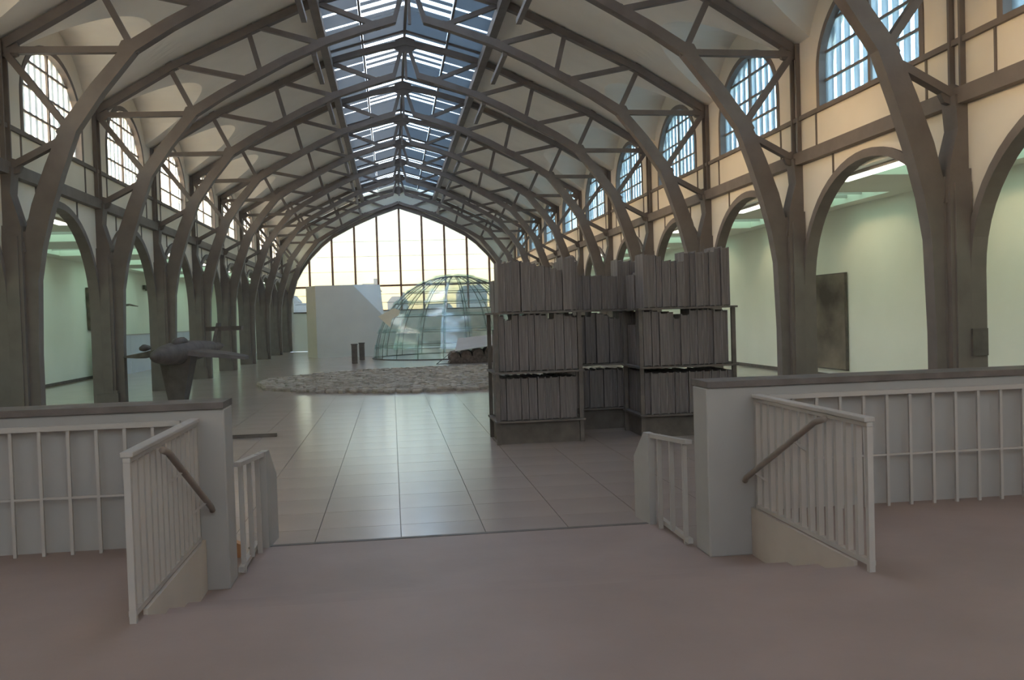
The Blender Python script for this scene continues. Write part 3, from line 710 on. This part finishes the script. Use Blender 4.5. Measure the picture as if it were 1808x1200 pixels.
obj('white_sheet', MB().hexa([(-1.1,-.75,.52),(1.8,-.75,.86),(1.8,.9,1.22),(-.85,.9,1.0),(-1.1,-.75,.545),(1.8,-.75,.885),(1.8,.9,1.245),(-.85,.9,1.025)]), M_WHITE, bt)
obj('wire_prop', MB().tube([(-1.9,-.6,0),(-1.2,-.4,.5)], .015, 6).tube([(-1.9,-.6,.012),(-1.3,-.6,.012)], .012, 6), M_STEEL, bt)
for x, y, h, lab in ((-1.72, 43.0, .84, 'nearer the stone circle'), (-1.50, 46.6, .80, 'close to the white block')):
    e = empty('bollard', (x, y, 0)); tag(e, 'short dark square post on the floor, %s' % lab, 'post')
    obj('shaft', MB().box(-.13,.13,-.13,.13,0,h), M_STEEL, e, bevel=.015); obj('cap', MB().box(-.15,.15,-.15,.15,h,h+.05), M_STEEL, e)

# ------------------------------------------------------------------ aisle works
pt = empty('large_painting', (AR-.02, 25.0, 0)); tag(pt, 'large dark landscape canvas hanging on the pale gallery wall', 'painting')
obj('canvas', MB().box(-.07, 0, -1.85, 1.85, .26, 2.78), M_PAINT, pt)
ps = MB(); rnd = random.Random(9)
obj('stretcher_edge', MB().box(-.06,-.0,-1.88,-1.85,.24,2.8).box(-.06,0,1.85,1.88,.24,2.8).box(-.06,0,-1.88,1.88,2.78,2.81).box(-.06,0,-1.88,1.88,.23,.26), M_STEEL, pt)
rl = empty('wall_relief', (AL+.02, 40.4, 0)); tag(rl, 'rough brown twig relief hanging on the aisle wall behind a column', 'relief')
rnd = random.Random(4)
obj('backing', MB().prism([(-2.2,1.9),(1.6,1.8),(2.3,2.1),(2.1,3.3),(1.2,3.6),(-2.3,3.55)], 'x', .0, .12), M_RELIEF, rl)
for k in range(14):
    a = rnd.uniform(-.6,.6); y = rnd.uniform(-1.8,1.9); z = rnd.uniform(2.0,3.4)
    obj('twig', MB().tube([(.15, y, z), (.22, y+.5, z+.2*a), (.18, y+1.1, z+.5*a)], [.05,.04,.015], 6), M_RELIEF, rl)
obj('twig', MB().tube([(.2,1.6,2.9),(.3,2.6,2.95),(.3,4.0,2.9)], [.06,.05,.02], 6), M_RELIEF, rl)
pr = empty('low_partition', (-11.1, 46.5, 0)); tag(pr, 'low lavender-white partition along the aisle wall', 'partition')
for k in range(5): obj('panel', MB().box(-.08, .08, -8.5+3.4*k+.01, -8.5+3.4*(k+1)-.01, 0, 1.62), M_LAV, pr)
obj('cap', MB().box(-.1,.1,-8.5,8.5,1.62,1.66), M_WHITE, pr)
ws = empty('small_wall_sign', (AL+.02, 47.3, 0)); tag(ws, 'small dark bar-shaped fixture high on the aisle wall', 'fixture')
obj('bar', MB().box(0,.12,-.75,.75,3.75,3.95), M_STEEL, ws); obj('mount', MB().box(0,.06,-.3,.3,3.7,3.76), M_STEEL, ws)
for k, z in enumerate((2.05, 2.45)):
    e = empty('small_picture', (AL+.02, 57.0, 0)); tag(e, 'small reddish framed picture on the aisle wall, %s of a pair' % ('lower' if k == 0 else 'upper'), 'picture', 'pair of small pictures')
    obj('frame', MB().box(0,.05,-.35,.35,z-.15,z+.15), M_RELIEF, e); obj('print', MB().box(.05,.055,-.28,.28,z-.1,z+.1), M_ORANGE, e)

# ------------------------------------------------------------------ outside
tag(obj('ground', MB().box(-500, 500, -200, 900, -.6, -.35), M_GROUND), 'pale ground outside the hall', 'ground', kind='structure')
rnd = random.Random(12)
for k in range(12):
    x = -42+7.6*k+rnd.uniform(-2,2); y = rnd.uniform(170, 260); h = rnd.uniform(4, 9.5); w = rnd.uniform(5, 11)
    e = empty('far_building', (x, y, -.35)); tag(e, 'hazy grey-blue building seen far off through the end window', 'building', 'city buildings beyond the end window')
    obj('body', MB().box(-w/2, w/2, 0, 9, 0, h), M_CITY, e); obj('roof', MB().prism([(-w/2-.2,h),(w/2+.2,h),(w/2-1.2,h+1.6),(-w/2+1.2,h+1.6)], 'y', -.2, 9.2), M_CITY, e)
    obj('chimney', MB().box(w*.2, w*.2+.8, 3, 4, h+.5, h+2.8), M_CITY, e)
